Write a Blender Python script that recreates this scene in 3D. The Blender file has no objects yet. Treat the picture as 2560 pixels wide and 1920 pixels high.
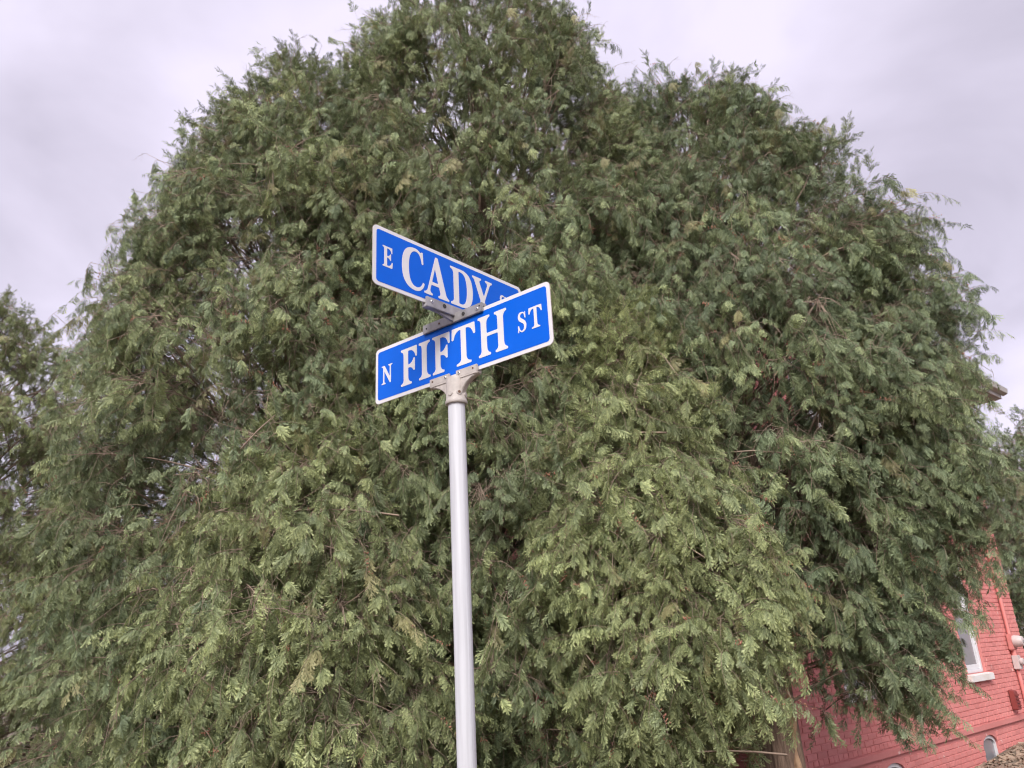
import bpy, bmesh, math, random
import numpy as np
from mathutils import Vector, Matrix, Quaternion, Euler

random.seed(7)
RNG = np.random.default_rng(11)
scene = bpy.context.scene
COL = scene.collection

# ------------------------------------------------------------------ camera
EYE = Vector((0, 0, 1.55))
cam_d = bpy.data.cameras.new('camera')
cam_d.sensor_fit = 'HORIZONTAL'; cam_d.sensor_width = 36.0
cam_d.lens = 1923.0 / 2560.0 * 36.0
cam_d.clip_start = 0.05; cam_d.clip_end = 3000
cam = bpy.data.objects.new('camera', cam_d); COL.objects.link(cam)
CR = Matrix(((0.99850257, 0.05470490, 0.0),
             (0.01826462, -0.33337545, -0.94261721),
             (-0.05156578, 0.94120571, -0.33387541)))
cam.matrix_world = Matrix.Translation(EYE) @ CR.to_4x4()
scene.camera = cam

# ------------------------------------------------------------------ world, sun, exposure
SUN_EL, SUN_AZ = math.radians(41), math.radians(190)     # azimuth from +Y clockwise: behind the camera
world = bpy.data.worlds.new('World'); scene.world = world
world.use_nodes = True
nt = world.node_tree; nt.nodes.clear()
def N(tree, kind, **kw):
    n = tree.nodes.new(kind)
    for k, v in kw.items(): setattr(n, k, v)
    return n
out = N(nt, 'ShaderNodeOutputWorld')
bg_sky = N(nt, 'ShaderNodeBackground'); bg_sky.inputs[1].default_value = 0.06
sky = N(nt, 'ShaderNodeTexSky', sky_type='NISHITA', sun_disc=False)
sky.sun_elevation = SUN_EL; sky.sun_rotation = SUN_AZ
sky.air_density = 1.0; sky.dust_density = 3.0
nt.links.new(sky.outputs[0], bg_sky.inputs[0])
bg_cl = N(nt, 'ShaderNodeBackground'); bg_cl.inputs[1].default_value = 1.0
tc = N(nt, 'ShaderNodeTexCoord')
sep = N(nt, 'ShaderNodeSeparateXYZ'); nt.links.new(tc.outputs['Generated'], sep.inputs[0])
zmax = N(nt, 'ShaderNodeMath', operation='MAXIMUM'); zmax.inputs[1].default_value = 0.0
nt.links.new(sep.outputs[2], zmax.inputs[0])
zadd = N(nt, 'ShaderNodeMath', operation='ADD'); zadd.inputs[1].default_value = 0.35
nt.links.new(zmax.outputs[0], zadd.inputs[0])
dx = N(nt, 'ShaderNodeMath', operation='DIVIDE'); dy = N(nt, 'ShaderNodeMath', operation='DIVIDE')
nt.links.new(sep.outputs[0], dx.inputs[0]); nt.links.new(zadd.outputs[0], dx.inputs[1])
nt.links.new(sep.outputs[1], dy.inputs[0]); nt.links.new(zadd.outputs[0], dy.inputs[1])
cmb = N(nt, 'ShaderNodeCombineXYZ'); nt.links.new(dx.outputs[0], cmb.inputs[0]); nt.links.new(dy.outputs[0], cmb.inputs[1])
cmb.inputs[2].default_value = 0.37
cn = N(nt, 'ShaderNodeTexNoise'); cn.inputs['Scale'].default_value = 2.3
cn.inputs['Detail'].default_value = 5; cn.inputs['Roughness'].default_value = 0.47; cn.inputs['Distortion'].default_value = 0.35
nt.links.new(cmb.outputs[0], cn.inputs['Vector'])
cr = N(nt, 'ShaderNodeValToRGB')
cr.color_ramp.elements[0].position = 0.36; cr.color_ramp.elements[0].color = (0.198, 0.183, 0.223, 1)
cr.color_ramp.elements[1].position = 0.66; cr.color_ramp.elements[1].color = (0.298, 0.275, 0.334, 1)
nt.links.new(cn.outputs['Fac'], cr.inputs[0])
nt.links.new(cr.outputs[0], bg_cl.inputs[0])
mixw = N(nt, 'ShaderNodeMixShader'); mixw.inputs[0].default_value = 0.93
nt.links.new(bg_sky.outputs[0], mixw.inputs[1]); nt.links.new(bg_cl.outputs[0], mixw.inputs[2])
nt.links.new(mixw.outputs[0], out.inputs[0])

sd = bpy.data.lights.new('sun', 'SUN'); sd.energy = 1.5; sd.angle = math.radians(35); sd.color = (1.0, 0.97, 0.92)
sun = bpy.data.objects.new('sun', sd); COL.objects.link(sun)
sdir = Vector((math.sin(SUN_AZ) * math.cos(SUN_EL), math.cos(SUN_AZ) * math.cos(SUN_EL), math.sin(SUN_EL)))
sun.rotation_euler = sdir.to_track_quat('Z', 'Y').to_euler(); sun.location = (0, -10, 20)

vs = scene.view_settings
vs.view_transform = 'Standard'; vs.look = 'None'; vs.exposure = 1.75; vs.gamma = 1.0; vs.use_curve_mapping = False
scene.render.engine = 'CYCLES'
scene.cycles.use_denoising = True; scene.cycles.denoiser = 'OPENIMAGEDENOISE'; scene.cycles.denoising_input_passes = 'RGB_ALBEDO_NORMAL'
scene.cycles.max_bounces = 5; scene.cycles.diffuse_bounces = 4; scene.cycles.glossy_bounces = 2
scene.cycles.transmission_bounces = 3; scene.cycles.transparent_max_bounces = 4
scene.cycles.use_adaptive_sampling = True; scene.cycles.adaptive_threshold = 0.035; scene.cycles.adaptive_min_samples = 20; scene.cycles.filter_width = 1.2
scene.cycles.debug_use_spatial_splits = True; world.cycles.sampling_method = 'NONE'
scene.cycles.caustics_reflective = False; scene.cycles.caustics_refractive = False

# ------------------------------------------------------------------ helpers
def tag(o, label=None, cat=None, group=None, kind=None):
    if label: o['label'] = label
    if cat: o['category'] = cat
    if group: o['group'] = group
    if kind: o['kind'] = kind
    return o
def empty(name, loc, rz=0):
    o = bpy.data.objects.new(name, None); COL.objects.link(o)
    o.location = loc; o.rotation_euler = (0, 0, rz); o.empty_display_size = 0.2
    return o
def link(name, me, parent=None, loc=None):
    o = bpy.data.objects.new(name, me); COL.objects.link(o)
    if parent: o.parent = parent
    if loc is not None: o.location = loc
    return o
def mesh_np(name, V, Fs, mats=(), mi=None, smooth=False):
    me = bpy.data.meshes.new(name)
    me.from_pydata([tuple(v) for v in V], [], [tuple(f) for f in Fs])
    for m in mats: me.materials.append(m)
    if mi is not None: me.polygons.foreach_set('material_index', np.asarray(mi, dtype=np.int32))
    if smooth: me.polygons.foreach_set('use_smooth', np.ones(len(me.polygons), dtype=bool))
    me.update(); return me
class MB:
    """collects simple shapes, built as one mesh"""
    def __init__(s): s.v = []; s.f = []
    def add(s, V, Fs):
        b = len(s.v); s.v += [tuple(p) for p in V]; s.f += [tuple(i + b for i in f) for f in Fs]
    def box(s, x0, x1, y0, y1, z0, z1):
        s.add([(x0,y0,z0),(x1,y0,z0),(x1,y1,z0),(x0,y1,z0),(x0,y0,z1),(x1,y0,z1),(x1,y1,z1),(x0,y1,z1)],
              [(0,3,2,1),(4,5,6,7),(0,1,5,4),(1,2,6,5),(2,3,7,6),(3,0,4,7)])
    def prism(s, poly, a, b, axis='y'):
        """extrude polygon (2D list) between a and b along axis"""
        n = len(poly)
        def P(p, t):
            if axis == 'y': return (p[0], t, p[1])
            if axis == 'x': return (t, p[0], p[1])
            return (p[0], p[1], t)
        V = [P(p, a) for p in poly] + [P(p, b) for p in poly]
        Fs = [tuple(range(n)), tuple(range(2*n-1, n-1, -1))] + [(i, i+n, (i+1) % n + n, (i+1) % n) for i in range(n)]
        s.add(V, Fs)
    def lathe(s, prof, n=32, c=(0,0,0), axis='z', caps=True):
        V = []; Fs = []
        for (r, z) in prof:
            for k in range(n):
                a = 2*math.pi*k/n; x, y = r*math.cos(a), r*math.sin(a)
                if axis == 'z': V.append((c[0]+x, c[1]+y, c[2]+z))
                elif axis == 'y': V.append((c[0]+x, c[1]+z, c[2]+y))
                else: V.append((c[0]+z, c[1]+x, c[2]+y))
        m = len(prof)
        for i in range(m-1):
            for k in range(n):
                Fs.append((i*n+k, i*n+(k+1) % n, (i+1)*n+(k+1) % n, (i+1)*n+k))
        if caps:
            Fs.append(tuple(range(n-1, -1, -1))); Fs.append(tuple((m-1)*n+k for k in range(n)))
        s.add(V, Fs)
    def tube(s, pts, rad, n=8):
        pts = [Vector(p) for p in pts]; V = []; Fs = []
        if not hasattr(rad, '__len__'): rad = [rad]*len(pts)
        for i, p in enumerate(pts):
            t = (pts[min(i+1, len(pts)-1)] - pts[max(i-1, 0)]).normalized()
            a = t.orthogonal().normalized() if i == 0 else (a - t*a.dot(t)).normalized()
            b = t.cross(a)
            for k in range(n):
                th = 2*math.pi*k/n; V.append(p + (a*math.cos(th) + b*math.sin(th))*rad[i])
        for i in range(len(pts)-1):
            for k in range(n): Fs.append((i*n+k, i*n+(k+1) % n, (i+1)*n+(k+1) % n, (i+1)*n+k))
        Fs.append(tuple(range(n-1, -1, -1))); Fs.append(tuple((len(pts)-1)*n+k for k in range(n)))
        s.add(V, Fs)
    def build(s, name, mat, parent=None, bevel=0, smooth=False, loc=None, seg=2):
        bm = bmesh.new(); vs_ = [bm.verts.new(v) for v in s.v]
        for f in s.f:
            try: bm.faces.new([vs_[i] for i in f])
            except ValueError: pass
        bmesh.ops.recalc_face_normals(bm, faces=bm.faces)
        if bevel:
            es = [e for e in bm.edges if len(e.link_faces) == 2 and e.calc_face_angle(0) > 0.6]
            bmesh.ops.bevel(bm, geom=es, offset=bevel, segments=seg, affect='EDGES', clamp_overlap=True)
        me = bpy.data.meshes.new(name); bm.to_mesh(me); bm.free()
        me.materials.append(mat)
        if smooth:
            me.polygons.foreach_set('use_smooth', np.ones(len(me.polygons), dtype=bool))
            me.set_sharp_from_angle(angle=math.radians(40))
        return link(name, me, parent, loc)

# ------------------------------------------------------------------ materials
def mat(name, col, rough=0.6, metal=0.0, spec=0.5, var=0.0, var_scale=8.0, bump=0.0, bump_scale=40.0, col2=None):
    m = bpy.data.materials.new(name); m.use_nodes = True
    t = m.node_tree; p = t.nodes['Principled BSDF']
    p.inputs['Base Color'].default_value = (*col, 1); p.inputs['Roughness'].default_value = rough
    p.inputs['Metallic'].default_value = metal; p.inputs['Specular IOR Level'].default_value = spec
    co = N(t, 'ShaderNodeTexCoord')
    if var or col2:
        n = N(t, 'ShaderNodeTexNoise'); n.inputs['Scale'].default_value = var_scale; n.inputs['Detail'].default_value = 6
        n.inputs['Roughness'].default_value = 0.65
        t.links.new(co.outputs['Object'], n.inputs['Vector'])
        r = N(t, 'ShaderNodeValToRGB'); r.color_ramp.elements[0].position = 0.3; r.color_ramp.elements[1].position = 0.7
        c2 = col2 or tuple(c*(1-var) for c in col)
        r.color_ramp.elements[0].color = (*c2, 1); r.color_ramp.elements[1].color = (*col, 1)
        t.links.new(n.outputs['Fac'], r.inputs[0]); t.links.new(r.outputs[0], p.inputs['Base Color'])
    if bump:
        n2 = N(t, 'ShaderNodeTexNoise'); n2.inputs['Scale'].default_value = bump_scale; n2.inputs['Detail'].default_value = 4
        t.links.new(co.outputs['Object'], n2.inputs['Vector'])
        b = N(t, 'ShaderNodeBump'); b.inputs['Strength'].default_value = bump; b.inputs['Distance'].default_value = 0.01
        t.links.new(n2.outputs['Fac'], b.inputs['Height']); t.links.new(b.outputs[0], p.inputs['Normal'])
    return m

def leaf_material():
    m = bpy.data.materials.new('cedar_foliage'); m.use_nodes = True
    t = m.node_tree; t.nodes.clear()
    o = N(t, 'ShaderNodeOutputMaterial')
    tip = N(t, 'ShaderNodeAttribute', attribute_name='tipmix')
    tint = N(t, 'ShaderNodeAttribute', attribute_name='tint', attribute_type='INSTANCER')
    oi = N(t, 'ShaderNodeObjectInfo')
    # old inner scales dark green, fresh tips yellow green
    def rgbmix(a, b, fac):
        x = N(t, 'ShaderNodeMix', data_type='RGBA')
        for i, s in ((6, a), (7, b)):
            if isinstance(s, tuple): x.inputs[i].default_value = (*s, 1)
            else: t.links.new(s, x.inputs[i])
        if isinstance(fac, float): x.inputs[0].default_value = fac
        else: t.links.new(fac, x.inputs[0])
        return x.outputs[2]
    cool = rgbmix((0.050, 0.080, 0.047), (0.235, 0.290, 0.155), tip.outputs['Fac'])
    warm = rgbmix((0.076, 0.108, 0.045), (0.430, 0.470, 0.205), tip.outputs['Fac'])
    shf = N(t, 'ShaderNodeAttribute', attribute_name='shift')
    ta = N(t, 'ShaderNodeMath', operation='ADD', use_clamp=True); t.links.new(tint.outputs['Fac'], ta.inputs[0]); t.links.new(shf.outputs['Fac'], ta.inputs[1])
    base = rgbmix(cool, warm, ta.outputs[0])
    # a few tired, olive brown sprays
    gt = N(t, 'ShaderNodeMath', operation='GREATER_THAN'); gt.inputs[1].default_value = 0.33
    t.links.new(shf.outputs['Fac'], gt.inputs[0])
    ml = N(t, 'ShaderNodeMath', operation='MULTIPLY'); ml.inputs[1].default_value = 0.55
    t.links.new(gt.outputs[0], ml.inputs[0])
    base = rgbmix(base, (0.26, 0.20, 0.10), ml.outputs[0])
    hsv = N(t, 'ShaderNodeHueSaturation'); hsv.inputs['Saturation'].default_value = 0.95
    mr = N(t, 'ShaderNodeMapRange'); mr.inputs[3].default_value = 0.74; mr.inputs[4].default_value = 1.32
    t.links.new(oi.outputs['Random'], mr.inputs[0]); t.links.new(mr.outputs[0], hsv.inputs['Value'])
    t.links.new(base, hsv.inputs['Color'])
    p = N(t, 'ShaderNodeBsdfPrincipled'); p.inputs['Roughness'].default_value = 0.5
    p.inputs['Specular IOR Level'].default_value = 0.35
    t.links.new(hsv.outputs[0], p.inputs['Base Color'])
    tr = N(t, 'ShaderNodeBsdfTranslucent'); t.links.new(hsv.outputs[0], tr.inputs[0])
    mx = N(t, 'ShaderNodeMixShader'); mx.inputs[0].default_value = 0.24
    t.links.new(p.outputs[0], mx.inputs[1]); t.links.new(tr.outputs[0], mx.inputs[2])
    t.links.new(mx.outputs[0], o.inputs[0])
    return m

def bark_material():
    m = bpy.data.materials.new('cedar_bark'); m.use_nodes = True
    t = m.node_tree; p = t.nodes['Principled BSDF']; p.inputs['Roughness'].default_value = 0.9
    co = N(t, 'ShaderNodeTexCoord'); mp = N(t, 'ShaderNodeMapping'); mp.inputs['Scale'].default_value = (34, 34, 2.6)
    t.links.new(co.outputs['Object'], mp.inputs[0])
    n = N(t, 'ShaderNodeTexNoise'); n.inputs['Scale'].default_value = 1.0; n.inputs['Detail'].default_value = 7; n.inputs['Roughness'].default_value = .7
    t.links.new(mp.outputs[0], n.inputs['Vector'])
    r = N(t, 'ShaderNodeValToRGB')
    r.color_ramp.elements[0].position = 0.3; r.color_ramp.elements[0].color = (0.085, 0.055, 0.040, 1)
    r.color_ramp.elements[1].position = 0.72; r.color_ramp.elements[1].color = (0.46, 0.32, 0.235, 1)
    t.links.new(n.outputs['Fac'], r.inputs[0]); t.links.new(r.outputs[0], p.inputs['Base Color'])
    b = N(t, 'ShaderNodeBump'); b.inputs['Strength'].default_value = 0.9; b.inputs['Distance'].default_value = 0.02
    t.links.new(n.outputs['Fac'], b.inputs['Height']); t.links.new(b.outputs[0], p.inputs['Normal'])
    return m

def brick_material():
    m = bpy.data.materials.new('painted_brick'); m.use_nodes = True
    t = m.node_tree; p = t.nodes['Principled BSDF']; p.inputs['Roughness'].default_value = 0.62
    p.inputs['Specular IOR Level'].default_value = 0.3
    g = N(t, 'ShaderNodeNewGeometry')
    n = N(t, 'ShaderNodeTexNoise'); n.inputs['Scale'].default_value = 2.2; n.inputs['Detail'].default_value = 7; n.inputs['Roughness'].default_value = .6
    t.links.new(g.outputs['Position'], n.inputs['Vector'])
    r = N(t, 'ShaderNodeValToRGB')
    r.color_ramp.elements[0].position = 0.28; r.color_ramp.elements[0].color = (0.55, 0.190, 0.174, 1)
    r.color_ramp.elements[1].position = 0.75; r.color_ramp.elements[1].color = (0.63, 0.245, 0.226, 1)
    t.links.new(n.outputs['Fac'], r.inputs[0])
    oi = N(t, 'ShaderNodeObjectInfo'); mr = N(t, 'ShaderNodeMapRange'); mr.inputs[3].default_value = .88; mr.inputs[4].default_value = 1.07
    t.links.new(oi.outputs['Random'], mr.inputs[0])
    hs = N(t, 'ShaderNodeHueSaturation'); t.links.new(mr.outputs[0], hs.inputs['Value']); t.links.new(r.outputs[0], hs.inputs['Color'])
    # flaked paint specks
    n3 = N(t, 'ShaderNodeTexNoise'); n3.inputs['Scale'].default_value = 9; n3.inputs['Detail'].default_value = 9
    t.links.new(g.outputs['Position'], n3.inputs['Vector'])
    r3 = N(t, 'ShaderNodeValToRGB'); r3.color_ramp.elements[0].position = .675; r3.color_ramp.elements[1].position = .71
    r3.color_ramp.elements[0].color = (0, 0, 0, 1); r3.color_ramp.elements[1].color = (1, 1, 1, 1)
    t.links.new(n3.outputs['Fac'], r3.inputs[0])
    x = N(t, 'ShaderNodeMix', data_type='RGBA'); t.links.new(r3.outputs[0], x.inputs[0]); t.links.new(hs.outputs[0], x.inputs[6])
    x.inputs[7].default_value = (0.66, 0.42, 0.38, 1)
    t.links.new(x.outputs[2], p.inputs['Base Color'])
    n2 = N(t, 'ShaderNodeTexNoise'); n2.inputs['Scale'].default_value = 30; n2.inputs['Detail'].default_value = 5
    t.links.new(g.outputs['Position'], n2.inputs['Vector'])
    b = N(t, 'ShaderNodeBump'); b.inputs['Strength'].default_value = 0.5; b.inputs['Distance'].default_value = 0.01
    t.links.new(n2.outputs['Fac'], b.inputs['Height']); t.links.new(b.outputs[0], p.inputs['Normal'])
    return m

def galv_material(name, base, dark, sx, sz, metal, rough):
    m = bpy.data.materials.new(name); m.use_nodes = True
    t = m.node_tree; p = t.nodes['Principled BSDF']; p.inputs['Metallic'].default_value = metal
    co = N(t, 'ShaderNodeTexCoord'); mp = N(t, 'ShaderNodeMapping'); mp.inputs['Scale'].default_value = (sx, sx, sz)
    t.links.new(co.outputs['Object'], mp.inputs[0])
    n = N(t, 'ShaderNodeTexNoise'); n.inputs['Scale'].default_value = 1.0; n.inputs['Detail'].default_value = 6
    t.links.new(mp.outputs[0], n.inputs['Vector'])
    r = N(t, 'ShaderNodeValToRGB'); r.color_ramp.elements[0].position = .3; r.color_ramp.elements[1].position = .7
    r.color_ramp.elements[0].color = (*dark, 1); r.color_ramp.elements[1].color = (*base, 1)
    t.links.new(n.outputs['Fac'], r.inputs[0]); t.links.new(r.outputs[0], p.inputs['Base Color'])
    mr = N(t, 'ShaderNodeMapRange'); mr.inputs[3].default_value = rough-.08; mr.inputs[4].default_value = rough+.12
    t.links.new(n.outputs['Fac'], mr.inputs[0]); t.links.new(mr.outputs[0], p.inputs['Roughness'])
    return m

M = {}
M['leaf'] = leaf_material(); M['bark'] = bark_material(); M['brick'] = brick_material()
M['twig'] = mat('twig', (0.34, 0.25, 0.19), .85, var=.45, var_scale=20)
M['cone'] = mat('seed_cone', (0.42, 0.20, 0.13), .85, var=.5, var_scale=60)
M['splitwood'] = mat('split_heartwood', (0.62, 0.40, 0.25), .75, col2=(0.34, 0.20, 0.13), var_scale=9, bump=.4, bump_scale=30)
M['pole'] = galv_material('galvanised_pole', (.570, .575, .615), (.43, .43, .46), 60, 2.2, .0, .55)
M['cast'] = mat('painted_casting', (.50, .45, .42), .6, var=.30, var_scale=30, bump=.25, bump_scale=220)
M['alu'] = galv_material('dull_aluminium', (.38, .365, .375), (.19, .18, .185), 22, 14, .35, .45)
M['screw'] = mat('screw_steel', (.6, .59, .6), .35, metal=.8)
M['hole'] = mat('hole_dark', (.03, .028, .028), .9)
M['rust'] = mat('rusty_hole', (.12, .06, .04), .9)
M['blue'] = mat('blue_sheeting', (.001, .104, .60), .40, spec=.15, var=.10, var_scale=7, bump=.05, bump_scale=420)
M['white'] = mat('white_sheeting', (.635, .615, .64), .45, spec=.35, var=.09, var_scale=11, bump=.05, bump_scale=420)
M['backalu'] = mat('blade_edge', (.5, .44, .42), .5, metal=.4)
M['frame'] = mat('white_window_paint', (.66, .65, .67), .5, var=.12, var_scale=6)
M['stain'] = mat('stained_sill_paint', (.72, .70, .70), .6, col2=(.58, .52, .46), var_scale=4)
M['soffit'] = mat('grey_eave_paint', (.46, .43, .41), .6, var=.15, var_scale=3)
M['roof'] = mat('roof_shingles', (.16, .15, .15), .85, var=.4, var_scale=20)
M['meter'] = mat('meter_housing', (.58, .49, .48), .5, var=.2, var_scale=9)
M['ventred'] = mat('red_vent_paint', (.24, .045, .04), .6, var=.2)
M['soil'] = mat('soil_and_litter', (.20, .155, .115), .95, col2=(.10, .085, .06), var_scale=6, bump=.6, bump_scale=20)
M['chip'] = mat('bark_chip', (.36, .27, .20), .9, col2=(.17, .12, .09), var_scale=3)
M['board'] = mat('weathered_board', (.42, .37, .33), .8, var=.3, var_scale=5)
def glass_material():
    m = bpy.data.materials.new('window_glass'); m.use_nodes = True
    p = m.node_tree.nodes['Principled BSDF']
    p.inputs['Base Color'].default_value = (.24, .235, .25, 1); p.inputs['Roughness'].default_value = .18
    p.inputs['Specular IOR Level'].default_value = .6
    return m
M['glass'] = glass_material()

# ------------------------------------------------------------------ ground (dips gently towards the house)
def ground_z(x, y):
    t = min(max((y - 4.0) / 4.0, 0), 1); return -0.25 * t * t * (3 - 2 * t)
ys = [-600, -120, -30, -8, 0, 2, 4] + [4 + .4*i for i in range(1, 11)] + [9, 12, 16, 24, 40, 90, 240, 900]
xs = [-900, -200, -50, -20, -10, -5, 0, 5, 10, 20, 50, 200, 900]
V = [(x, y, ground_z(x, y)) for y in ys for x in xs]
Fq = [(j*len(xs)+i, j*len(xs)+i+1, (j+1)*len(xs)+i+1, (j+1)*len(xs)+i) for j in range(len(ys)-1) for i in range(len(xs)-1)]
g = link('ground', mesh_np('ground', V, Fq, [M['soil']], smooth=True)); tag(g, kind='structure')

# ------------------------------------------------------------------ brick house
TA = math.radians(90 - 47.66)                 # wall direction
HD = Vector((math.cos(TA), math.sin(TA), 0)); HN = Vector((HD.y, -HD.x, 0))     # along the wall / out of the wall
W0 = Vector((2.984, 9.180, 0))                # s = 0 on the wall line
S0, S1, HW = -0.42, 7.67, 5.4                 # near corner, far corner, depth of the house
ZB, ZT = -0.5, 5.74
house = empty('brick_house', (W0.x, W0.y, -0.25), TA)
tag(house, 'red painted brick house with white windows behind the cedars', 'house')
HZ = 0.25                                     # house local z = world z + HZ
holes = [(4.90, 5.66, 0.95, 2.75), (1.02, 1.84, 0.95, 2.75), (4.90, 5.66, 3.75, 5.25), (1.02, 1.84, 3.75, 5.25),
         (4.86, 5.47, -0.27, 0.09), (1.60, 2.22, -0.27, 0.09)]
# wall core, openings left free
wb = MB()
sb = sorted(set([S0, S1] + [h[0] for h in holes] + [h[1] for h in holes]))
zb = sorted(set([ZB, ZT] + [h[2] for h in holes] + [h[3] for h in holes]))
for i in range(len(sb)-1):
    for j in range(len(zb)-1):
        cs, cz = (sb[i]+sb[i+1])/2, (zb[j]+zb[j+1])/2
        if any(h[0] < cs < h[1] and h[2] < cz < h[3] for h in holes): continue
        wb.box(sb[i], sb[i+1], 0.0035, 0.30, zb[j]+HZ, zb[j+1]+HZ)
wall = wb.build('wall', M['brick'], house)
ob = MB()
ob.box(S0+.0035, S0+.30, 0.302, HW, ZB+HZ, ZT+HZ)          # near end wall
ob.box(S1-.30, S1-.012, 0.302, HW, ZB+HZ, ZT+HZ)
ob.box(S0+.30, S1-.30, HW-.3, HW-.002, ZB+HZ, ZT+HZ-.003)
endwall = ob.build('wall', M['brick'], house)
mb = MB(); mb.box(S0+.31, S1-.31, 0.45, HW-.31, ZB+HZ, ZT+HZ-.1)
mb.build('interior', M['hole'], house)
# water table band
mb = MB(); mb.box(S0-.03, S1+.02, -0.035, 0.006, 0.17+HZ, 0.255+HZ); mb.build('ledge', M['brick'], wall, bevel=.008)
# bricks
COURSE, BL, JT = 0.0695, 0.215, 0.009
brick_list = []
row = 0; z = ZB
while z < ZT - 0.02:
    header = row % 6 == 5
    bl = (0.104 if header else BL)
    off = (0.0 if row % 2 else 0.5) * (bl + JT)
    s = S0 - off
    while s < S1:
        a, b = max(s, S0), min(s + bl, S1)
        z0, z1 = z, z + COURSE - JT
        segs = [(a, b)]
        for h in holes:
            if z1 > h[2] and z0 < h[3]:
                ns = []
                for (p, q) in segs:
                    if q <= h[0] or p >= h[1]: ns.append((p, q)); continue
                    if p < h[0]: ns.append((p, h[0]))
                    if q > h[1]: ns.append((h[1], q))
                segs = ns
        if z1 > .16 and z0 < .26: segs = []
        for (p, q) in segs:
            if q - p > 0.03: brick_list.append((p, q, z0, z1))
        s += bl + JT
    row += 1; z += COURSE
def in_view(b):
    s, zc = (b[0]+b[1])/2, (b[2]+b[3])/2
    if zc < -0.26: return False
    if s < 1.7: return zc < 0.95
    if s < 3.9: return zc < 0.35
    return zc < 1.8 + .5*(s-5)
def brick_verts(b, rnd):
    p, q, z0, z1 = b; d = -0.002 - 0.0045*rnd.random(); c = 0.004
    if b[3] < 0.17: d -= 0.0
    V = []
    for (x, zz) in ((p, z0), (q, z0), (q, z1), (p, z1)): V.append((x, 0.005, zz+HZ))
    for (x, zz) in ((p+c, z0+c), (q-c, z0+c), (q-c, z1-c), (p+c, z1-c)): V.append((x+rnd.uniform(-.0015,.0015), d, zz+HZ+rnd.uniform(-.0015,.0015)))
    return V
BF = [(4,5,6,7), (0,1,5,4), (1,2,6,5), (2,3,7,6), (3,0,4,7)]
rb = random.Random(3)
vis = sorted([b for b in brick_list if in_view(b)], key=lambda b: b[0])
vis = vis[:190] + vis[190:][::max(1, (len(vis)-190)//110)][:110]
vset = set(vis)
for b in vis:
    V = brick_verts(b, rb)
    c = Vector(((b[0]+b[1])/2, 0, b[2]+HZ))
    me = mesh_np('brick', [Vector(v)-c for v in V], BF, [M['brick']])
    link('brick', me, wall, c)
rest = MB()
for b in brick_list:
    if b not in vset: rest.add(brick_verts(b, rb), BF)
tag(rest.build('bricks', M['brick'], wall), kind='stuff')
# near end wall: simple courses of stretchers as one part
rest = MB(); z = ZB; row = 0
while z < ZT-.02:
    y = 0.0 - (0.5 if row % 2 else 0)*(BL+JT)
    while y < HW:
        a, b_ = max(y, 0.0), min(y+BL, HW); d = S0 - .002 - .004*rb.random(); c = .004
        if b_-a > .03:
            z0, z1 = z+HZ, z+COURSE-JT+HZ
            rest.add([(S0+.005,a,z0),(S0+.005,b_,z0),(S0+.005,b_,z1),(S0+.005,a,z1),(d,a+c,z0+c),(d,b_-c,z0+c),(d,b_-c,z1-c),(d,a+c,z1-c)], BF)
        y += BL+JT
    z += COURSE; row += 1
tag(rest.build('bricks', M['brick'], endwall), kind='stuff')

def sash_window(h, name='window'):
    s0, s1, z0, z1 = h; z0 += HZ; z1 += HZ
    w = empty(name, (0,0,0)); w.parent = house
    mb = MB(); t = .075
    mb.box(s0, s0+t, .035, .14, z0, z1); mb.box(s1-t, s1, .035, .14, z0, z1)
    mb.box(s0+t, s1-t, .035, .14, z1-t, z1); mb.box(s0+t, s1-t, .035, .14, z0, z0+.05)
    mb.build('frame', M['frame'], w, bevel=.006)
    for k, (a, b) in enumerate(((z0+.05, (z0+z1)/2+.02), ((z0+z1)/2-.02, z1-t))):
        y = .055 + .03*k; u = .045
        mb = MB(); i0, i1 = s0+t+.002, s1-t-.002
        mb.box(i0, i0+u, y, y+.028, a, b); mb.box(i1-u, i1, y, y+.028, a, b)
        mb.box(i0+u, i1-u, y, y+.028, a, a+.07); mb.box(i0+u, i1-u, y, y+.028, b-u, b)
        mb.build('sash', M['frame'], w, bevel=.004)
        mb = MB(); mb.box(i0+u-.005, i1-u+.005, y+.012, y+.018, a+.065, b-u+.005); mb.build('pane', M['glass'], w)
    mb = MB(); mb.prism([(-.075, z0-.115), (.14, z0-.115), (.14, z0+.0), (.035, z0-.004), (-.075, z0-.02)], s0-.085, s1+.095, axis='x')
    mb.build('sill', M['stain'], w, bevel=.006)
    return w
for h in holes[:4]: sash_window(h)
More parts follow.
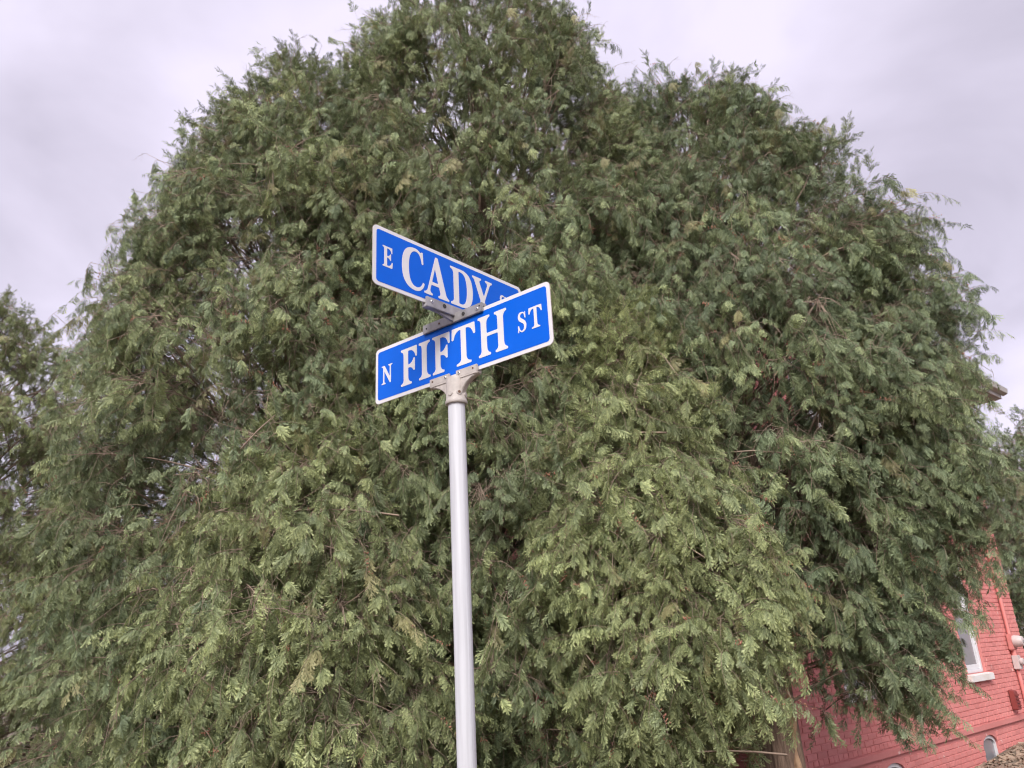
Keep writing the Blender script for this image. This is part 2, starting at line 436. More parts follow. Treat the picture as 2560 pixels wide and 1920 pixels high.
for h in holes[4:]:
    s0, s1, z0, z1 = h; z0 += HZ; z1 += HZ
    w = empty('basement_window', (0,0,0)); w.parent = house
    cx = (s0+s1)/2; r = (s1-s0)/2; rise = .15
    arch = [(cx + r*math.cos(a), z1-rise + rise*math.sin(a)) for a in np.linspace(0, math.pi, 17)]
    for sgn in (0, 1):                          # masonry corners above the arch
        half = arch[:9] if sgn == 0 else arch[8:]
        corner = (s1, z1) if sgn == 0 else (s0, z1)
        mb = MB(); mb.prism([corner] + (half[::-1] if sgn == 0 else half[::-1]), .004, .26); mb.build('arch_corner', M['brick'], w)
    def arch_poly(k): return [(cx + (r-k)*math.cos(a), z1-rise + (rise-k)*math.sin(a)) for a in np.linspace(0, math.pi, 17)]
    o, i_ = arch_poly(.002), arch_poly(.05)
    mb = MB()
    for k in range(16):
        mb.prism([o[k], o[k+1], i_[k+1], i_[k]], .035, .09)
    mb.box(s0+.002, s0+.05, .035, .09, z0, z1-rise); mb.box(s1-.05, s1-.002, .035, .09, z0, z1-rise)
    mb.build('frame', M['frame'], w)
    mb = MB(); mb.prism([(s0+.05, z0), (s1-.05, z0)] + i_, .06, .066); mb.build('pane', M['glass'], w)
# eaves and roof
rf = MB(); OV = .52; ze = ZT + HZ
x0, x1, y0, y1 = S0-OV, S1+OV, -OV, HW+OV
rf.box(x0, x1, y0, y1, ze, ze+.035)
soff = rf.build('soffit', M['soffit'], house, bevel=.004)
mb = MB()
mb.box(x0-.05, x1+.05, y0-.05, y0, ze+.02, ze+.20); mb.box(x0-.05, x1+.05, y1, y1+.05, ze+.02, ze+.20)
mb.box(x0-.05, x0, y0, y1, ze+.02, ze+.20); mb.box(x1, x1+.05, y0, y1, ze+.02, ze+.20)
mb.build('fascia', M['soffit'], soff, bevel=.006)
mb = MB()
mb.prism([(y0-.05, ze+.09), (y0-.14, ze+.12), (y0-.16, ze+.22), (y0-.05, ze+.22)], x0-.05, x1+.16, axis='x')
mb.prism([(x1+.05, ze+.09), (x1+.14, ze+.12), (x1+.16, ze+.22), (x1+.05, ze+.22)], y0-.05, y1, axis='y') if False else None
mb.build('gutter', M['soffit'], soff, bevel=.005)
mb = MB(); zr = ze+.21; hh = 1.5; ym = (y0+y1)/2; k = (y1-y0)/2
mb.add([(x0-.06,y0-.06,zr),(x1+.06,y0-.06,zr),(x1+.06,y1+.06,zr),(x0-.06,y1+.06,zr),(x0+k,ym,zr+hh),(x1-k,ym,zr+hh)],
       [(0,1,5,4),(1,2,5),(2,3,4,5),(3,0,4),(0,3,2,1)])
mb.build('roof', M['roof'], house)
# frieze board under the eave
mb = MB(); mb.box(S0-.02, S1+.02, -.03, .004, ze-.24, ze-.002); mb.build('frieze', M['soffit'], house, bevel=.004)

# things on the wall near the far corner
def on_wall(s, zw, outw=0.0):
    p = W0 + HD*s + HN*outw; return Vector((p.x, p.y, zw))
mt = empty('electric_meter', on_wall(6.98, 1.12), TA); tag(mt, 'round electric meter on red conduit by the far corner of the brick wall', 'meter')
mb = MB(); mb.box(-.10, .10, -.09, -.012, .10, .36); mb.build('socket_box', M['brick'], mt, bevel=.015)
mb = MB(); mb.lathe([(.095, 0), (.10, -.02), (.09, -.09), (.075, -.14), (.03, -.15)], 24, (0, -.09, .24), 'y'); gl = mb.build('dial_cover', M['meter'], mt, smooth=True)
mb = MB(); mb.box(-.04, .04, -.255, -.23, .22, .26); mb.build('dial_plate', M['glass'], gl)
mb = MB(); mb.box(-.075, .075, -.11, -.012, -.20, .02); mb.lathe([(.06,0),(.06,-.04),(.045,-.05)], 20, (0,-.11,-.08), 'y'); mb.build('junction_box', M['meter'], mt, bevel=.01)
mb = MB(); mb.tube([(0, -.045, .36), (0, -.045, 3.6)], .028, 10); mb.tube([(0, -.045, -.19), (0, -.045, -.85)], .03, 10); mb.tube([(0,-.045,.11),(0,-.045,.01)], .04, 10)
mb.build('conduit', M['brick'], mt, smooth=True)
vb = empty('wall_vent', on_wall(6.45, 0.34), TA); tag(vb, 'small dark red vent hood low on the brick wall below the meter', 'vent')
mb = MB(); mb.prism([(-.012, 0), (-.10, 0.0), (-.09, .27), (-.012, .30)], -.085, .085, axis='x'); hd = mb.build('hood', M['ventred'], vb, bevel=.008)
mb = MB()
for k in range(4): mb.box(-.065, .065, -.112, -.103, .05+.05*k, .07+.05*k)
mb.build('louvre', M['ventred'], hd)

# litter in front of the wall
mu = MB(); rm = random.Random(5)
for i in range(5200):
    s = rm.uniform(1.2, 8.5); o = rm.uniform(.06, 2.6); p = W0 + HD*s + HN*o
    z = -0.25 + max(0, .16*(1-abs(o-.45)/1.2))*min(1, max(0, (s-4.6)/1.2)) + rm.uniform(-.01, .02)
    L, w_, t_ = rm.uniform(.02, .07), rm.uniform(.008, .022), rm.uniform(.004, .012)
    R = Euler((rm.uniform(-.5,.5), rm.uniform(-.5,.5), rm.uniform(0, 6.28))).to_matrix()
    vv = [R @ Vector((a*L, b*w_, c*t_)) + Vector((p.x, p.y, z)) for a, b, c in ((-1,-1,-1),(1,-1,-1),(1,1,-1),(-1,1,-1),(-1,-1,1),(1,-1,1),(1,1,1),(-1,1,1))]
    mu.add(vv, [(0,3,2,1),(4,5,6,7),(0,1,5,4),(1,2,6,5),(2,3,7,6),(3,0,4,7)])
tag(mu.build('mulch', M['chip']), 'brown bark mulch and dry litter at the foot of the brick wall', 'mulch', kind='stuff')
gb = MB()                                       # low bank of soil below the litter
ns = 24
for i in range(ns+1):
    s = 4.4 + 4.4*i/ns
    for j in range(9):
        o = .01 + 1.9*j/8; p = W0 + HD*s + HN*o
        h_ = max(0, .16*(1-abs(o-.45)/1.2))*min(1, max(0, (s-4.6)/1.2))
        gb.v.append((p.x, p.y, -.253 + h_))
for i in range(ns):
    for j in range(8): gb.f.append((i*9+j, i*9+j+1, (i+1)*9+j+1, (i+1)*9+j))
tag(gb.build('soil_bank', M['soil'], smooth=True), kind='structure')
eb = empty('edging_board', on_wall(6.2, -.13, .75), TA + .02); tag(eb, 'weathered pale edging board lying in the mulch by the house', 'board')
mb = MB(); mb.box(-.65, 1.2, -.02, .02, -.04, .05); mb.build('board', M['board'], eb, bevel=.004)

# ------------------------------------------------------------------ street sign
PX, PY = -0.1983, 2.5623
sign = empty('street_sign', (PX, PY, 0)); tag(sign, 'grey pole with two crossed blue street name signs', 'street sign')
mb = MB()
prof = [(.030, -.30), (.030, 2.47)]
mb.lathe(prof, 48, (0,0,0)); pole = mb.build('pole', M['pole'], sign, smooth=True)
mb = MB(); ang = math.atan2(-PY, -PX) + .55
mb.box(-.0022, .0022, -.0006, .0004, -.28, 2.385)
sm_ = mb.build('weld_seam', M['pole'], pole); sm_.location = (.0302*math.cos(ang), .0302*math.sin(ang), 0); sm_.rotation_euler = (0, 0, ang + math.pi/2)
PSI_F, PSI_C = math.radians(-38.125), math.radians(48.0)

def rounded(poly, r, n=4):
    out = []; m = len(poly)
    for i in range(m):
        p0, p1, p2 = (Vector(poly[(i+k) % m]) for k in (-1, 0, 1))
        a, b = (p0-p1), (p2-p1); la, lb = a.length, b.length
        if la < 1e-6 or lb < 1e-6: continue
        ang = a.angle(b)
        if ang > 2.75: out.append(tuple(p1)); continue
        q = min(r, la*.45, lb*.45); A, B = p1 + a/la*q, p1 + b/lb*q
        for k in range(n+1):
            t = k/n; out.append(tuple(A*(1-t)**2 + p1*2*t*(1-t) + B*t*t))
    return out
def q2(p0, c, p1, n=7):      # quadratic curve without its first point
    return [((1-t)**2*p0[0]+2*t*(1-t)*c[0]+t*t*p1[0], (1-t)**2*p0[1]+2*t*(1-t)*c[1]+t*t*p1[1]) for t in [k/n for k in range(1, n+1)]]
# glyphs: cap height 1, list of closed outlines
SW, TH = .172, .075
def foot_r(x, xs, y, d):     # bracketed serif, right side going from serif tip to the stem (d=+1 upward from a foot, -1 downward from a head)
    return [(xs, y), (xs, y + d*.055)] + q2((xs, y+d*.055), (x+.012, y+d*.075), (x, y+d*.20))
def glyph_I():
    a, b = .10, .10+SW; w = .39
    return [[(0,0)] + foot_r(b, w, 0, 1) + foot_r(b, w, 1, -1)[::-1] + foot_r(a, 0, 1, -1) + foot_r(a, 0, 0, 1)[::-1][:-1]], w
def glyph_F():
    a, b, w = .10, .10+SW, .60
    o = [(0,0)] + foot_r(b, .40, 0, 1)
    o += [(b, .46)] + q2((b,.46), (.42,.46), (.47,.34)) + [(.52,.34), (.52,.68), (.47,.68)] + q2((.47,.68), (.42,.545), (b,.54))
    o += [(b, .92)] + q2((b,.92), (.50,.93), (.545,.70)) + [(w,.70), (w,1.0), (0,1)]
    o += foot_r(a, 0, 1, -1)[1:] + foot_r(a, 0, 0, 1)[::-1][:-1]
    return [o], w
def glyph_T():
    w = .78; a, b = .39-SW/2, .39+SW/2
    o = [(.15,0), (.63,0)] + foot_r(b, .63, 0, 1)[1:] + [(b, .92)] + q2((b,.92), (.66,.93), (.715,.70)) + [(w,.70), (w-.015,1.0), (.015,1.0), (0,.70), (.065,.70)]
    o += q2((.065,.70), (.12,.93), (a,.92)) + foot_r(a, .15, 0, 1)[::-1][:-1]
    return [o], w
def glyph_H():
    w = .86; a, b, c, d = .085, .085+SW, .585, .585+SW
    o = [(0,0)] + foot_r(b, .36, 0, 1) + [(b,.475), (c,.475)] + foot_r(c, .50, 0, 1)[::-1] + [(w,0)] + foot_r(d, w, 0, 1)[1:]
    o += foot_r(d, w, 1, -1)[::-1] + [(.50,1)] + foot_r(c, .50, 1, -1)[1:] + [(c,.555), (b,.555)] + foot_r(b, .36, 1, -1)[::-1] + [(0,1)] + foot_r(a, 0, 1, -1)[1:] + foot_r(a, 0, 0, 1)[::-1][:-1]
    return [o], w
def glyph_E():
    a, b, w = .10, .10+SW, .62
    o = [(0,0), (w-.03,0), (w,.30), (.565,.30)] + q2((.565,.30), (.50,.075), (b+.02,.08)) + [(b,.09), (b,.47)]
    o += q2((b,.47), (.42,.47), (.46,.36)) + [(.51,.36), (.51,.68), (.46,.68)] + q2((.46,.68), (.42,.55), (b,.55))
    o += [(b,.92)] + q2((b,.92), (.50,.93), (.535,.72)) + [(.59,.72), (.585,1.0), (0,1)]
    o += foot_r(a, 0, 1, -1)[1:] + foot_r(a, 0, 0, 1)[::-1][:-1]
    return [o], w
def glyph_N():
    w = .78
    o = [(0,0), (.30,0), (.30,.05)] + q2((.30,.05), (.205,.06), (.20,.16)) + [(.20,.70), (.60,0), (.675,0), (.675,.84)]
    o += q2((.675,.84), (.68,.94), (w,.95)) + [(w,1), (.48,1), (.48,.95)] + q2((.48,.95), (.585,.94), (.59,.84)) + [(.59,.34), (.22,1), (0,1), (0,.95)]
    o += q2((0,.95), (.11,.93), (.115,.84)) + [(.115,.16)] + q2((.115,.16), (.11,.06), (0,.05))
    return [o], w
def glyph_C():
    w = .66
    o = [(w, .22)] + q2((w,.22), (.60,-.02), (.37,-.02), 10) + q2((.37,-.02), (0,.0), (0,.50), 12) + q2((0,.50), (0,1.02), (.37,1.02), 12)
    o += q2((.37,1.02), (.47,1.02), (.545,.955), 6) + [(.575,.985), (.615,.985), (.63,.68), (.58,.68)]
    o += q2((.58,.68), (.55,.945), (.40,.945), 10) + q2((.40,.945), (.20,.93), (.20,.50), 12) + q2((.20,.50), (.20,.075), (.42,.075), 12) + q2((.42,.075), (.56,.08), (.615,.25), 8)
    return [o], w
def glyph_A():
    w = .82
    o = [(0,0), (.27,0), (.27,.05)] + q2((.27,.05), (.18,.07), (.20,.16)) + [(.232,.27), (.488,.27)] + [(.52,.16)] + q2((.52,.16), (.55,.07), (.46,.05)) + [(.46,0), (w,0), (w,.05)]
    o += q2((w,.05), (.745,.07), (.715,.16)) + [(.455,1.02), (.375,1.02), (.12,.16)] + q2((.12,.16), (.085,.06), (0,.05))
    hole = [(.258,.35), (.36,.71), (.462,.35)]
    return [o, hole], w
def glyph_D():
    w = .74; a, b = .10, .10+SW
    o = [(0,0), (.36,0)] + q2((.36,0), (w,.0), (w,.50), 14) + q2((w,.50), (w,1.0), (.36,1.0), 14) + [(0,1)]
    o += foot_r(a, 0, 1, -1)[1:] + foot_r(a, 0, 0, 1)[::-1][:-1]
    h = [(b,.075), (.35,.075)] + q2((.35,.075), (.54,.09), (.54,.50), 12) + q2((.54,.50), (.54,.91), (.35,.925), 12) + [(b,.925)]
    return [o, h], w
def glyph_Y():
    w = .76; a, b = .285, .285+SW
    o = [(.175,0), (.585,0)] + foot_r(b, .585, 0, 1)[1:] + [(b,.42), (.655,.86)] + q2((.655,.86), (.69,.94), (w,.95)) + [(w,1), (.49,1), (.49,.95)]
    o += q2((.49,.95), (.585,.935), (.565,.86)) + [(.425,.53), (.275,.87)] + q2((.275,.87), (.26,.94), (.335,.95)) + [(.335,1), (0,1), (0,.95)]
    o += q2((0,.95), (.06,.93), (.085,.87)) + [(a,.40)] + foot_r(a, .175, 0, 1)[::-1][:-1]
    return [o], w
def glyph_S():
    # stroked spine with varying width, plus beak serifs
    P = [(.50,.80),(.44,.92),(.31,.965),(.17,.92),(.115,.79),(.17,.66),(.31,.555),(.44,.45),(.50,.31),(.46,.13),(.31,.035),(.17,.075),(.07,.22)]
    Wd = [.035,.04,.05,.085,.10,.12,.125,.12,.105,.085,.05,.04,.035]
    cr_ = []; wd = []
    for i in range(len(P)-1):
        p0, p1, p2, p3 = P[max(i-1,0)], P[i], P[i+1], P[min(i+2, len(P)-1)]
        for k in range(5):
            t = k/5
            cr_.append(tuple(.5*(2*p1[d]+(p2[d]-p0[d])*t+(2*p0[d]-5*p1[d]+4*p2[d]-p3[d])*t*t+(3*p1[d]-p0[d]-3*p2[d]+p3[d])*t**3) for d in (0,1)))
            wd.append(Wd[i]*(1-t)+Wd[i+1]*t)
    cr_.append(P[-1]); wd.append(Wd[-1])
    L, R_ = [], []
    for i, p in enumerate(cr_):
        a, b = cr_[max(i-1,0)], cr_[min(i+1,len(cr_)-1)]; dx_, dy_ = b[0]-a[0], b[1]-a[1]; l = math.hypot(dx_, dy_)
        nx, ny = -dy_/l, dx_/l
        L.append((p[0]+nx*wd[i]*.75, p[1]+ny*wd[i]*.75)); R_.append((p[0]-nx*wd[i]*.75, p[1]-ny*wd[i]*.75))
    o = [(.485,.66),(.55,.66),(.54,.99),(.50,.99)] + R_[3:-3] + [(.075,.35),(.015,.35),(.02,.0),(.06,.0)] + L[3:-3][::-1]
    return [o], .60
GL = dict(I=glyph_I, F=glyph_F, T=glyph_T, H=glyph_H, E=glyph_E, N=glyph_N, C=glyph_C, A=glyph_A, D=glyph_D, Y=glyph_Y, S=glyph_S)

def flat_shape(outlines, depth, y_front, matr, name, parent):
    """filled outlines in the x,z plane facing -y, thickness depth"""
    cu = bpy.data.curves.new('tmp', 'CURVE'); cu.dimensions = '2D'; cu.fill_mode = 'BOTH'; cu.extrude = depth/2
    for o in outlines:
        sp = cu.splines.new('POLY'); sp.points.add(len(o)-1); sp.use_cyclic_u = True
        for k, p in enumerate(o): sp.points[k].co = (p[0], p[1], 0, 1)
    to = bpy.data.objects.new('tmp', cu)
    me = bpy.data.meshes.new_from_object(to); bpy.data.objects.remove(to); bpy.data.curves.remove(cu)
    for v in me.vertices: v.co = Vector((v.co.x, y_front + depth/2 - v.co.z, v.co.y))
    me.materials.clear(); me.materials.append(matr); me.name = name
    return link(name, me, parent)
def rrect(x0, x1, z0, z1, r, n=8):
    o = []
    for cx, cz, a0 in ((x1-r, z0+r, -90), (x1-r, z1-r, 0), (x0+r, z1-r, 90), (x0+r, z0+r, 180)):
        for k in range(n+1):
            a = math.radians(a0 + 90*k/n); o.append((cx+r*math.cos(a), cz+r*math.sin(a)))
    return o
BH = .2279
def blade(psi, W, z0, off, s0, letters, label):
    b = empty('blade', (0, 0, z0), psi); b.parent = sign; b['label'] = label
    b.location = Vector((math.cos(psi)*s0 - math.sin(psi)*off, math.sin(psi)*s0 + math.cos(psi)*off, z0))
    flat_shape([rrect(-W/2, W/2, 0, BH, .019)], .0024, -.0012, M['backalu'], 'plate', b)
    flat_shape([rrect(-W/2+.0006, W/2-.0006, .0006, BH-.0006, .0185)], .0006, -.0019, M['white'], 'border', b)
    w = .0145
    flat_shape([rrect(-W/2+w, W/2-w, w, BH-w, .011)], .0006, -.0027, M['blue'], 'panel', b)
    for ch, u0, u1, v0, v1 in letters:
        outl, gw = GL[ch]()
        ol = [[(u0 + x/gw*(u1-u0), v0 + y*(v1-v0)) for x, y in o] for o in outl]
        ol = [rounded(o, .0042 if v1-v0 > .1 else .0022, 3) for o in ol]
        flat_shape(ol, .0005, -.0034, M['white'], 'letter', b)
    return b
blade(PSI_F, .856, 2.492, 0, .0057, [('N',-.392,-.331,.073,.149), ('F',-.283,-.196,.037,.185), ('I',-.186,-.127,.037,.185), ('F',-.115,-.027,.037,.186),
      ('T',-.018,.097,.038,.187), ('H',.110,.241,.040,.191), ('S',.287,.325,.079,.152), ('T',.335,.391,.077,.155)], 'lower blue blade with white letters N FIFTH ST')
blade(PSI_C, .746, 2.7397, -.0049, 0, [('E',-.333,-.289,.079,.158), ('C',-.249,-.146,.035,.195), ('A',-.148,-.029,.037,.194), ('D',-.020,.094,.036,.191),
      ('Y',.094,.201,.036,.190), ('S',.241,.282,.079,.157), ('T',.292,.347,.079,.157)], 'upper blue blade with white letters E CADY ST')

def hole_disc(parent, x, y, z, r, m, name='screw_hole', d=.0015):
    mb = MB(); mb.lathe([(r, 0), (r*.96, -d)], 16, (x, y, z), 'y'); return mb.build(name, m, parent)
def screw(parent, x, y, z, r=.0062):
    mb = MB(); mb.lathe([(r, 0), (r, -.0015), (r*.75, -.003)], 16, (x, y, z), 'y'); o = mb.build('screw', M['screw'], parent, smooth=True)
    hole_disc(o, x, y-.003, z, r*.38, M['hole'], 'socket', .0006)
# pole cap that carries the lower blade
cap = empty('pole_cap', (0, 0, 0), PSI_F); cap.parent = sign
mb = MB()
mb.lathe([(.0375, 2.392), (.0395, 2.395), (.0395, 2.402), (.0362, 2.408), (.0355, 2.44), (.0345, 2.478), (.0335, 2.489)], 40, (0,0,0))
col_ = mb.build('collar', M['cast'], cap, smooth=True)
for sgn in (-1, 1):
    # curved gusset under the wing
    g_ = [(sgn*.030, 2.415)] + q2((sgn*.030, 2.415), (sgn*.048, 2.468), (sgn*.112, 2.478), 9) + [(sgn*.115, 2.4865), (sgn*.030, 2.4865)]
    mb = MB(); mb.prism(g_, -.011, .011); mb.build('gusset', M['cast'], cap, bevel=.003, smooth=True)
    xa, xb = (sgn*.012, sgn*.112) if sgn > 0 else (-.118, -.020)
    xa, xb = min(xa, xb), max(xa, xb)
    mb = MB(); mb.box(xa, xb, -.0135, -.0036, 2.4845, 2.5125); mb.box(xa, xb, .0036, .0135, 2.4845, 2.5125); mb.box(xa+.001, xb-.001, -.0135, .0135, 2.478, 2.4885)
    ch = mb.build('channel', M['cast'], cap, bevel=.0022, smooth=True)
    for k, xx in enumerate((xa+.016, xb-.018)):
        if (sgn > 0) == (k == 0): screw(ch, xx, -.0134, 2.5, .0055)
        else: hole_disc(ch, xx, -.0134, 2.5, .0035, M['rust'])
cam_ang = math.atan2(-PY, -PX) - PSI_F
for k, (da, zz, kind) in enumerate(((-.62, 2.425, 'b'), (.30, 2.428, 'h'), (1.15, 2.423, 'b'), (2.6, 2.425, 'b'))):
    e = empty('set_screw', (0,0,0), cam_ang + da + math.pi/2); e.parent = cap
    mb = MB(); mb.lathe([(.0098, .004), (.0098, -.0015), (.0085, -.003)], 18, (0, -.0355, zz), 'y'); mb.build('boss', M['cast'], e, smooth=True)
    if kind == 'h': hole_disc(e, 0, -.0384, zz, .0052, M['rust'], d=.001)
# cross bracket joining the two blades
cb = empty('cross_bracket', (0, 0, 0)); cb.parent = sign
lo = empty('lower_channel', (0,0,0), PSI_F); lo.parent = cb
mb = MB(); mb.box(-.148, .146, -.0135, -.0038, 2.7005, 2.7365); mb.box(-.148, .146, .0038, .0135, 2.7005, 2.7365); mb.box(-.147, .145, -.013, .013, 2.7225, 2.7362)
ml = mb.build('channel', M['alu'], lo, bevel=.0018)
up = empty('upper_channel', (0,0,0), PSI_C); up.parent = cb
mb = MB(); mb.box(-.146, .146, -.0180, -.0090, 2.7235, 2.7625); mb.box(-.146, .146, -.0010, .0085, 2.7235, 2.7625); mb.box(-.145, .145, -.0175, .008, 2.7232, 2.7372)
mu_ = mb.build('channel', M['alu'], up, bevel=.0018)
mb = MB()
for sgn in (-1, 1):
    mb.prism([(sgn*.005, 2.7036), (sgn*.030, 2.7036+.004), (sgn*.105, 2.7236), (sgn*.005, 2.7236)], -.0095, .0005)
mb.build('web', M['alu'], up, bevel=.001)
for x_, r_, m_ in ((-.128, .0032, 'hole'), (-.062, .0042, 'rust'), (.058, .0075, 'hole'), (.135, .0028, 'hole')): hole_disc(lo, x_, -.0134, 2.7185 + (.006 if x_ > .13 else 0), r_, M[m_])
screw(lo, .124, -.0134, 2.7165, .0058)
screw(up, -.122, -.0179, 2.7470, .0062)
hole_disc(up, -.062, -.0179, 2.7465, .0085, M['hole']); hole_disc(up, .060, -.0179, 2.7465, .0085, M['hole'])

# ------------------------------------------------------------------ cedar foliage: branchlet meshes
def spray(rng, L):
    """flat fern-like spray in the xy plane, stem at the origin, tip along +y"""
    V = []; T = []; A = []
    npair = int(rng.integers(4, 6)); bend = rng.uniform(-.05, .40); side_c = rng.uniform(-.22, .22); fat = rng.uniform(.34, .50)
    def axis(t): return np.array([side_c*L*t*t, L*t, -bend*L*t*t])
    def frond(b, d, fl, w, m, a0):
        # serrated leaflet chain: teeth on both sides of its mid line
        pz = -rng.uniform(-.05, .45)*fl; tw = rng.uniform(-.5, .5)
        n = np.array([-d[1], d[0], tw])
        def c(t): return b + d*fl*t + np.array([0, 0, pz*t*t])
        for j in range(m):
            t0, t1 = j/m, (j+1)/m
            for sd_ in (1, -1):
                k = len(V)
                wj = w*(1 - .5*t0)*rng.uniform(.7, 1.2)
                p2 = c(min(t1 + .6/m, 1.15)) + n*sd_*wj
                V.extend([c(t0), c(t1), p2]); T.append((k, k+1, k+2) if sd_ < 0 else (k+1, k, k+2))
                q = a0 + (1-a0)*t1
                A.extend([a0 + (1-a0)*t0*.7, q*.85, min(1, q+.1)])
        k = len(V); V.extend([c(.9) + n*w*.25, c(.9) - n*w*.25, c(1.25)]); T.append((k, k+1, k+2)); A.extend([.9, .9, 1.0])
    for i in range(npair):
        t = .12 + .76*i/npair
        for sd_ in (-1, 1):
            tt = t + (0.055 if sd_ > 0 else 0)
            fl = L*fat*(math.sin(math.pi*(.20+.66*tt))**.9)*(1-.30*tt)*rng.uniform(.7, 1.2)
            an = math.radians(rng.uniform(30, 46)); d = np.array([sd_*math.sin(an), math.cos(an), 0.0])
            frond(axis(tt), d, fl, fl*.20, 2, .05 + .40*tt)
    frond(axis(.78), np.array([2*side_c, 1.0, -bend]), L*.28, L*.055, 3, .5)
    k = len(V); V.extend([axis(0), axis(.8) + np.array([.0022, 0, 0]), axis(.8) - np.array([.0022, 0, 0])]); T.append((k, k+1, k+2)); A.extend([0, .5, .5])
    return np.array(V), np.array(T), np.array(A)

def rot_from(yaw, pitch, roll):
    """y axis = heading; yaw about z (0 = +y), pitch up, roll about own y"""
    cy, sy, cp, sp_, cr2, sr = math.cos(yaw), math.sin(yaw), math.cos(pitch), math.sin(pitch), math.cos(roll), math.sin(roll)
    Rz = np.array([[cy, sy, 0], [-sy, cy, 0], [0, 0, 1]]); Rx = np.array([[1, 0, 0], [0, cp, -sp_], [0, sp_, cp]]); Ry = np.array([[cr2, 0, sr], [0, 1, 0], [-sr, 0, cr2]])
    return Rz @ Rx @ Ry

def branchlet(rng, cones=False, bare=False, up=False):
    Ls = rng.uniform(.26, .36); sag = rng.uniform(-.1, .25)*Ls if up else rng.uniform(.15, .75)*Ls; swing = rng.uniform(-.12, .12)*Ls
    def stem(t): return np.array([swing*math.sin(2.2*t), Ls*t, -sag*t*t])
    V = []; T = []; A = []; MI = []
    def put(v, t, a, m):
        b = sum(len(x) for x in V); V.append(v); T.append(t + b); A.append(a); MI.append(np.full(len(t), m))
    def rod(P, r0, r1, m=1):
        P = np.array(P); v = []; t = []
        for i, p in enumerate(P):
            r = r0 + (r1-r0)*i/(len(P)-1)
            for k in range(3):
                th = 2.094*k; v.append(p + np.array([math.cos(th)*r, 0, math.sin(th)*r]))
        for i in range(len(P)-1):
            for k in range(3):
                a, b, c, d = i*3+k, i*3+(k+1) % 3, (i+1)*3+(k+1) % 3, (i+1)*3+k
                t += [(a, b, c), (a, c, d)]
        put(np.array(v), np.array(t), np.zeros(len(v)), m)
    rod([stem(t) for t in np.linspace(-.15, .85, 6)], .0030, .0013)
    if bare:
        for i in range(9):
            t = rng.uniform(.1, .9); sd_ = rng.choice([-1, 1]); p = stem(t); l = rng.uniform(.05, .16)
            d = rot_from(sd_*rng.uniform(.3, 1.2), rng.uniform(-1.0, .2), 0) @ np.array([0, 1.0, 0])
            rod([p, p + d*l*.5 + np.array([0, 0, -.01]), p + d*l + np.array([0, 0, -.035])], .0020, .0010)
    else:
        n = rng.integers(9, 12)
        for i in range(n):
            t = .06 + .88*i/n; sd_ = 1 if i % 2 else -1
            v, tr, a = spray(rng, rng.uniform(.110, .170)*(1 - .22*t))
            if up: R = rot_from(sd_*math.radians(rng.uniform(15, 50)), math.radians(rng.uniform(-25, 30)), math.radians(rng.uniform(-60, 60)))
            else: R = rot_from(sd_*math.radians(rng.uniform(5, 65)), math.radians(rng.uniform(-88, -42)), math.radians(rng.uniform(-45, 45)))
            put(v @ R.T + stem(t), tr, a, 0)
        v, tr, a = spray(rng, rng.uniform(.12, .17)); R = rot_from(0, math.radians(rng.uniform(-15, 15) if up else rng.uniform(-80, -40)), math.radians(rng.uniform(-25, 25)))
        put(v @ R.T + stem(.9), tr, a, 0)
        if cones:
            cc = stem(rng.uniform(.25, .7)) + np.array([0, 0, .012])
            for i in range(rng.integers(9, 16)):
                c = cc + rng.normal(0, 1, 3)*np.array([.020, .034, .012]); r = rng.uniform(.0050, .0080)
                v = np.array([c + np.array(q) for q in ((r,0,0),(-r,0,0),(0,r,0),(0,-r,0),(0,0,r*1.9),(0,0,-r*1.9))])
                put(v, np.array([(0,2,4),(2,1,4),(1,3,4),(3,0,4),(2,0,5),(1,2,5),(3,1,5),(0,3,5)]), np.zeros(6), 2)
    return np.concatenate(V), np.concatenate(T), np.concatenate(A), np.concatenate(MI)
rngv = np.random.default_rng(5)
VAR = dict(hang=[branchlet(rngv) for _ in range(22)], cone=[branchlet(rngv, cones=True) for _ in range(5)],
           bare=[branchlet(rngv, bare=True) for _ in range(5)], up=[branchlet(rngv, up=True) for _ in range(12)])

